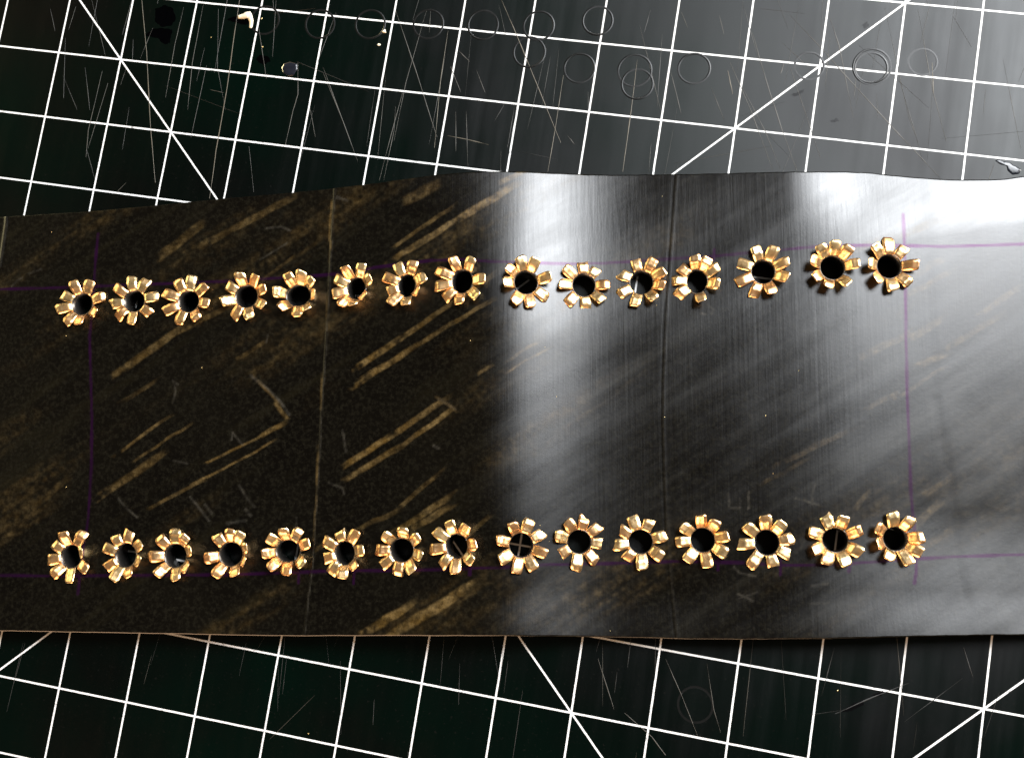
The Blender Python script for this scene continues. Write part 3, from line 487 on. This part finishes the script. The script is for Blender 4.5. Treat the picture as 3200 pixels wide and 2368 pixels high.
def eyelet(i, row, u, v, rx, ry, tips, label):
    z, nrm = surf(u, v)
    x, y = to_world(u, v)
    o = bpy.data.objects.new("brass_eyelet", None); link(o); o.empty_display_size = 0.004
    q = Vector((0, 0, 1)).rotation_difference(nrm).to_matrix().to_4x4()
    bottom = 4.2
    loc = Vector((x, y, z)) - Vector((nrm.x * CT - nrm.y * ST, nrm.x * ST + nrm.y * CT, nrm.z)) * bottom
    o.matrix_world = Matrix.Translation(loc * MM) @ Matrix.Rotation(TH, 4, 'Z') @ q
    tag(o, label, "eyelet", "brass eyelets set in the rubber strip")
    def up(vs): return [(a, b, c + bottom) for a, b, c in vs]
    vs, fs = revolve([(0.0, 0.10), (0.14, 0.10), (0.14, -4.0), (0.0, -4.0)], rx, ry)
    mesh_obj("barrel", up(vs), fs, M_BARREL, o, True)
    vs, fs = revolve([(0.0, -3.9), (0.2, -THICK - 0.06), (1.6, -THICK - 0.10), (2.0, -THICK - 0.6), (1.9, -3.0), (1.0, -4.15), (0.1, -4.18)], rx, ry)
    mesh_obj("flange", up(vs), fs, M_BARREL, o, True)
    for k, (a, L) in enumerate(tips):
        vs, fs = petal_mesh(a, L, rx, ry, i * 10 + k)
        mesh_obj("petal", up(vs), fs, M_BRASS, o, True)
cnt = {"far": 0, "near": 0}
for i, (row, u, v, rx, ry, tips) in enumerate(EYELETS):
    j = cnt[row]; cnt[row] += 1
    brass = "crumpled brass eyelet" if (row, j) in CRUMPLED else "brass eyelet"
    if j < 5:    lab = f"{brass} {ORD[j]} from the dark purple cross line toward the raised seam, {ROWN[row]}"
    elif j < 11: lab = f"{brass} {ORD[j - 5]} past the raised seam toward the thin seam, {ROWN[row]}"
    else:        lab = f"{brass} {ORD[j - 11]} past the thin seam toward the magenta cross line, {ROWN[row]}"
    eyelet(i, row, u, v, rx, ry, tips, lab)

# ------------------------------------------------------------------ small loose things
def pebble(name, r, seed, matr, parent=None):
    rr = random.Random(seed); vs, fs = [], []
    for j, (zz, k) in enumerate(((0.0, 0.8), (0.35, 1.0), (0.75, 0.6))):
        for i in range(6):
            a = i * math.pi / 3 + j * 0.4; g = r * k * rr.uniform(0.6, 1.25)
            vs.append((g * math.cos(a), g * math.sin(a) * 0.8, r * zz * rr.uniform(0.8, 1.1)))
    for j in range(2):
        for i in range(6): fs.append((j * 6 + i, j * 6 + (i + 1) % 6, (j + 1) * 6 + (i + 1) % 6, (j + 1) * 6 + i))
    fs += [tuple(range(12, 18)), tuple(range(5, -1, -1))]
    return vs, fs
sp = []
for i, (u, v) in enumerate(SPECK[:16]):
    x, y = to_world(u, v); z = float(H(np.array(u), np.array(v)))
    vs, fs = pebble("", random.uniform(0.045, 0.085), i, None); sp.append(([(a + x, b + y, c + z) for a, b, c in vs], fs))
ob = join("filings", sp, M_SPECK, None, "stuff"); ob["label"] = "tiny brass filings scattered over the rubber strip"
sp = []
for i, (x, y) in enumerate(CRUMBS[2:]):
    vs, fs = pebble("", random.uniform(0.10, 0.2), 50 + i, None); sp.append(([(a + x, b + y, c) for a, b, c in vs], fs))
ob = join("crumbs", sp, M_SPECK, None, "stuff"); ob["label"] = "tiny pale crumbs scattered on the cutting mat"
for i, (x, y) in enumerate(CRUMBS[:2]):
    vs, fs = pebble("", 0.42 if i == 0 else 0.35, 80 + i, None); o = mesh_obj("crumb", vs, fs, M_PAPER); o.location = (x * MM, y * MM, 0)
    tag(o, ["small cream crumb lying on the rim of a round punch mark", "small cream crumb lying just outside a round punch mark"][i], "crumb")
def curl():
    vs, fs = [], []; P = SHAVING; sub = 4; Q = []
    for a, b in zip(P[:-1], P[1:]):
        for i in range(sub): Q.append((a[0] + (b[0] - a[0]) * i / sub, a[1] + (b[1] - a[1]) * i / sub))
    Q.append(tuple(P[-1])); n = len(Q); c = Q[n // 2]
    for i, p in enumerate(Q):
        t = i / (n - 1); q, o = Q[min(i + 1, n - 1)], Q[max(i - 1, 0)]; dx, dy = q[0] - o[0], q[1] - o[1]; l = math.hypot(dx, dy); nx, ny = -dy / l, dx / l
        w = 0.16 + 0.34 * math.sin(math.pi * (0.12 + 0.8 * t)); h = 0.02 + 0.55 * math.sin(math.pi * t) ** 2
        for s, dz in ((-1, 0.0), (0, 0.12), (1, 0.30)): vs.append((p[0] - c[0] + nx * s * w, p[1] - c[1] + ny * s * w, h + dz * math.sin(math.pi * min(1, t + .1))))
    for i in range(n - 1):
        for j in range(2): fs.append((i * 3 + j, i * 3 + 3 + j, i * 3 + 4 + j, i * 3 + 1 + j))
    o = mesh_obj("paper_shaving", vs, fs, M_PAPER, None, True); o.location = (c[0] * MM, c[1] * MM, 0)
    md = o.modifiers.new("thickness", 'SOLIDIFY'); md.thickness = 0.08 * MM
    tag(o, "tiny curled cream shaving lying on the mat beside a white grid line", "shaving")
curl()
def dome(name, poly, h, matr, label, cat):
    P = dense(poly, 4, 0.02); n = len(P); c = (sum(p[0] for p in P) / n, sum(p[1] for p in P) / n); vs, fs = [], []
    for f, z in ((1.0, 0.003), (0.93, 0.45), (0.75, 0.8), (0.4, 1.0)):
        for p in P: vs.append(((p[0] - c[0]) * f, (p[1] - c[1]) * f, max(0.003, z * h)))
    vs.append((0, 0, h * 1.02)); k = len(vs) - 1
    for j in range(3):
        for i in range(n): fs.append((j * n + i, j * n + (i + 1) % n, (j + 1) * n + (i + 1) % n, (j + 1) * n + i))
    fs += [(3 * n + i, 3 * n + (i + 1) % n, k) for i in range(n)]
    fs.append(tuple(range(n - 1, -1, -1)))
    o = mesh_obj(name, vs, fs, matr, None, True); o.location = (c[0] * MM, c[1] * MM, 0)
    tag(o, label, cat)
dome("glue_drop", DROP, 0.20, M_RESIDUE, "round glossy grey drop sitting on the mat in one grid square", "drop")
dome("glue_smear", GLUE, 0.10, M_RESIDUE, "wavy dried glue smear on the mat beside the bowed strip edge", "glue smear")
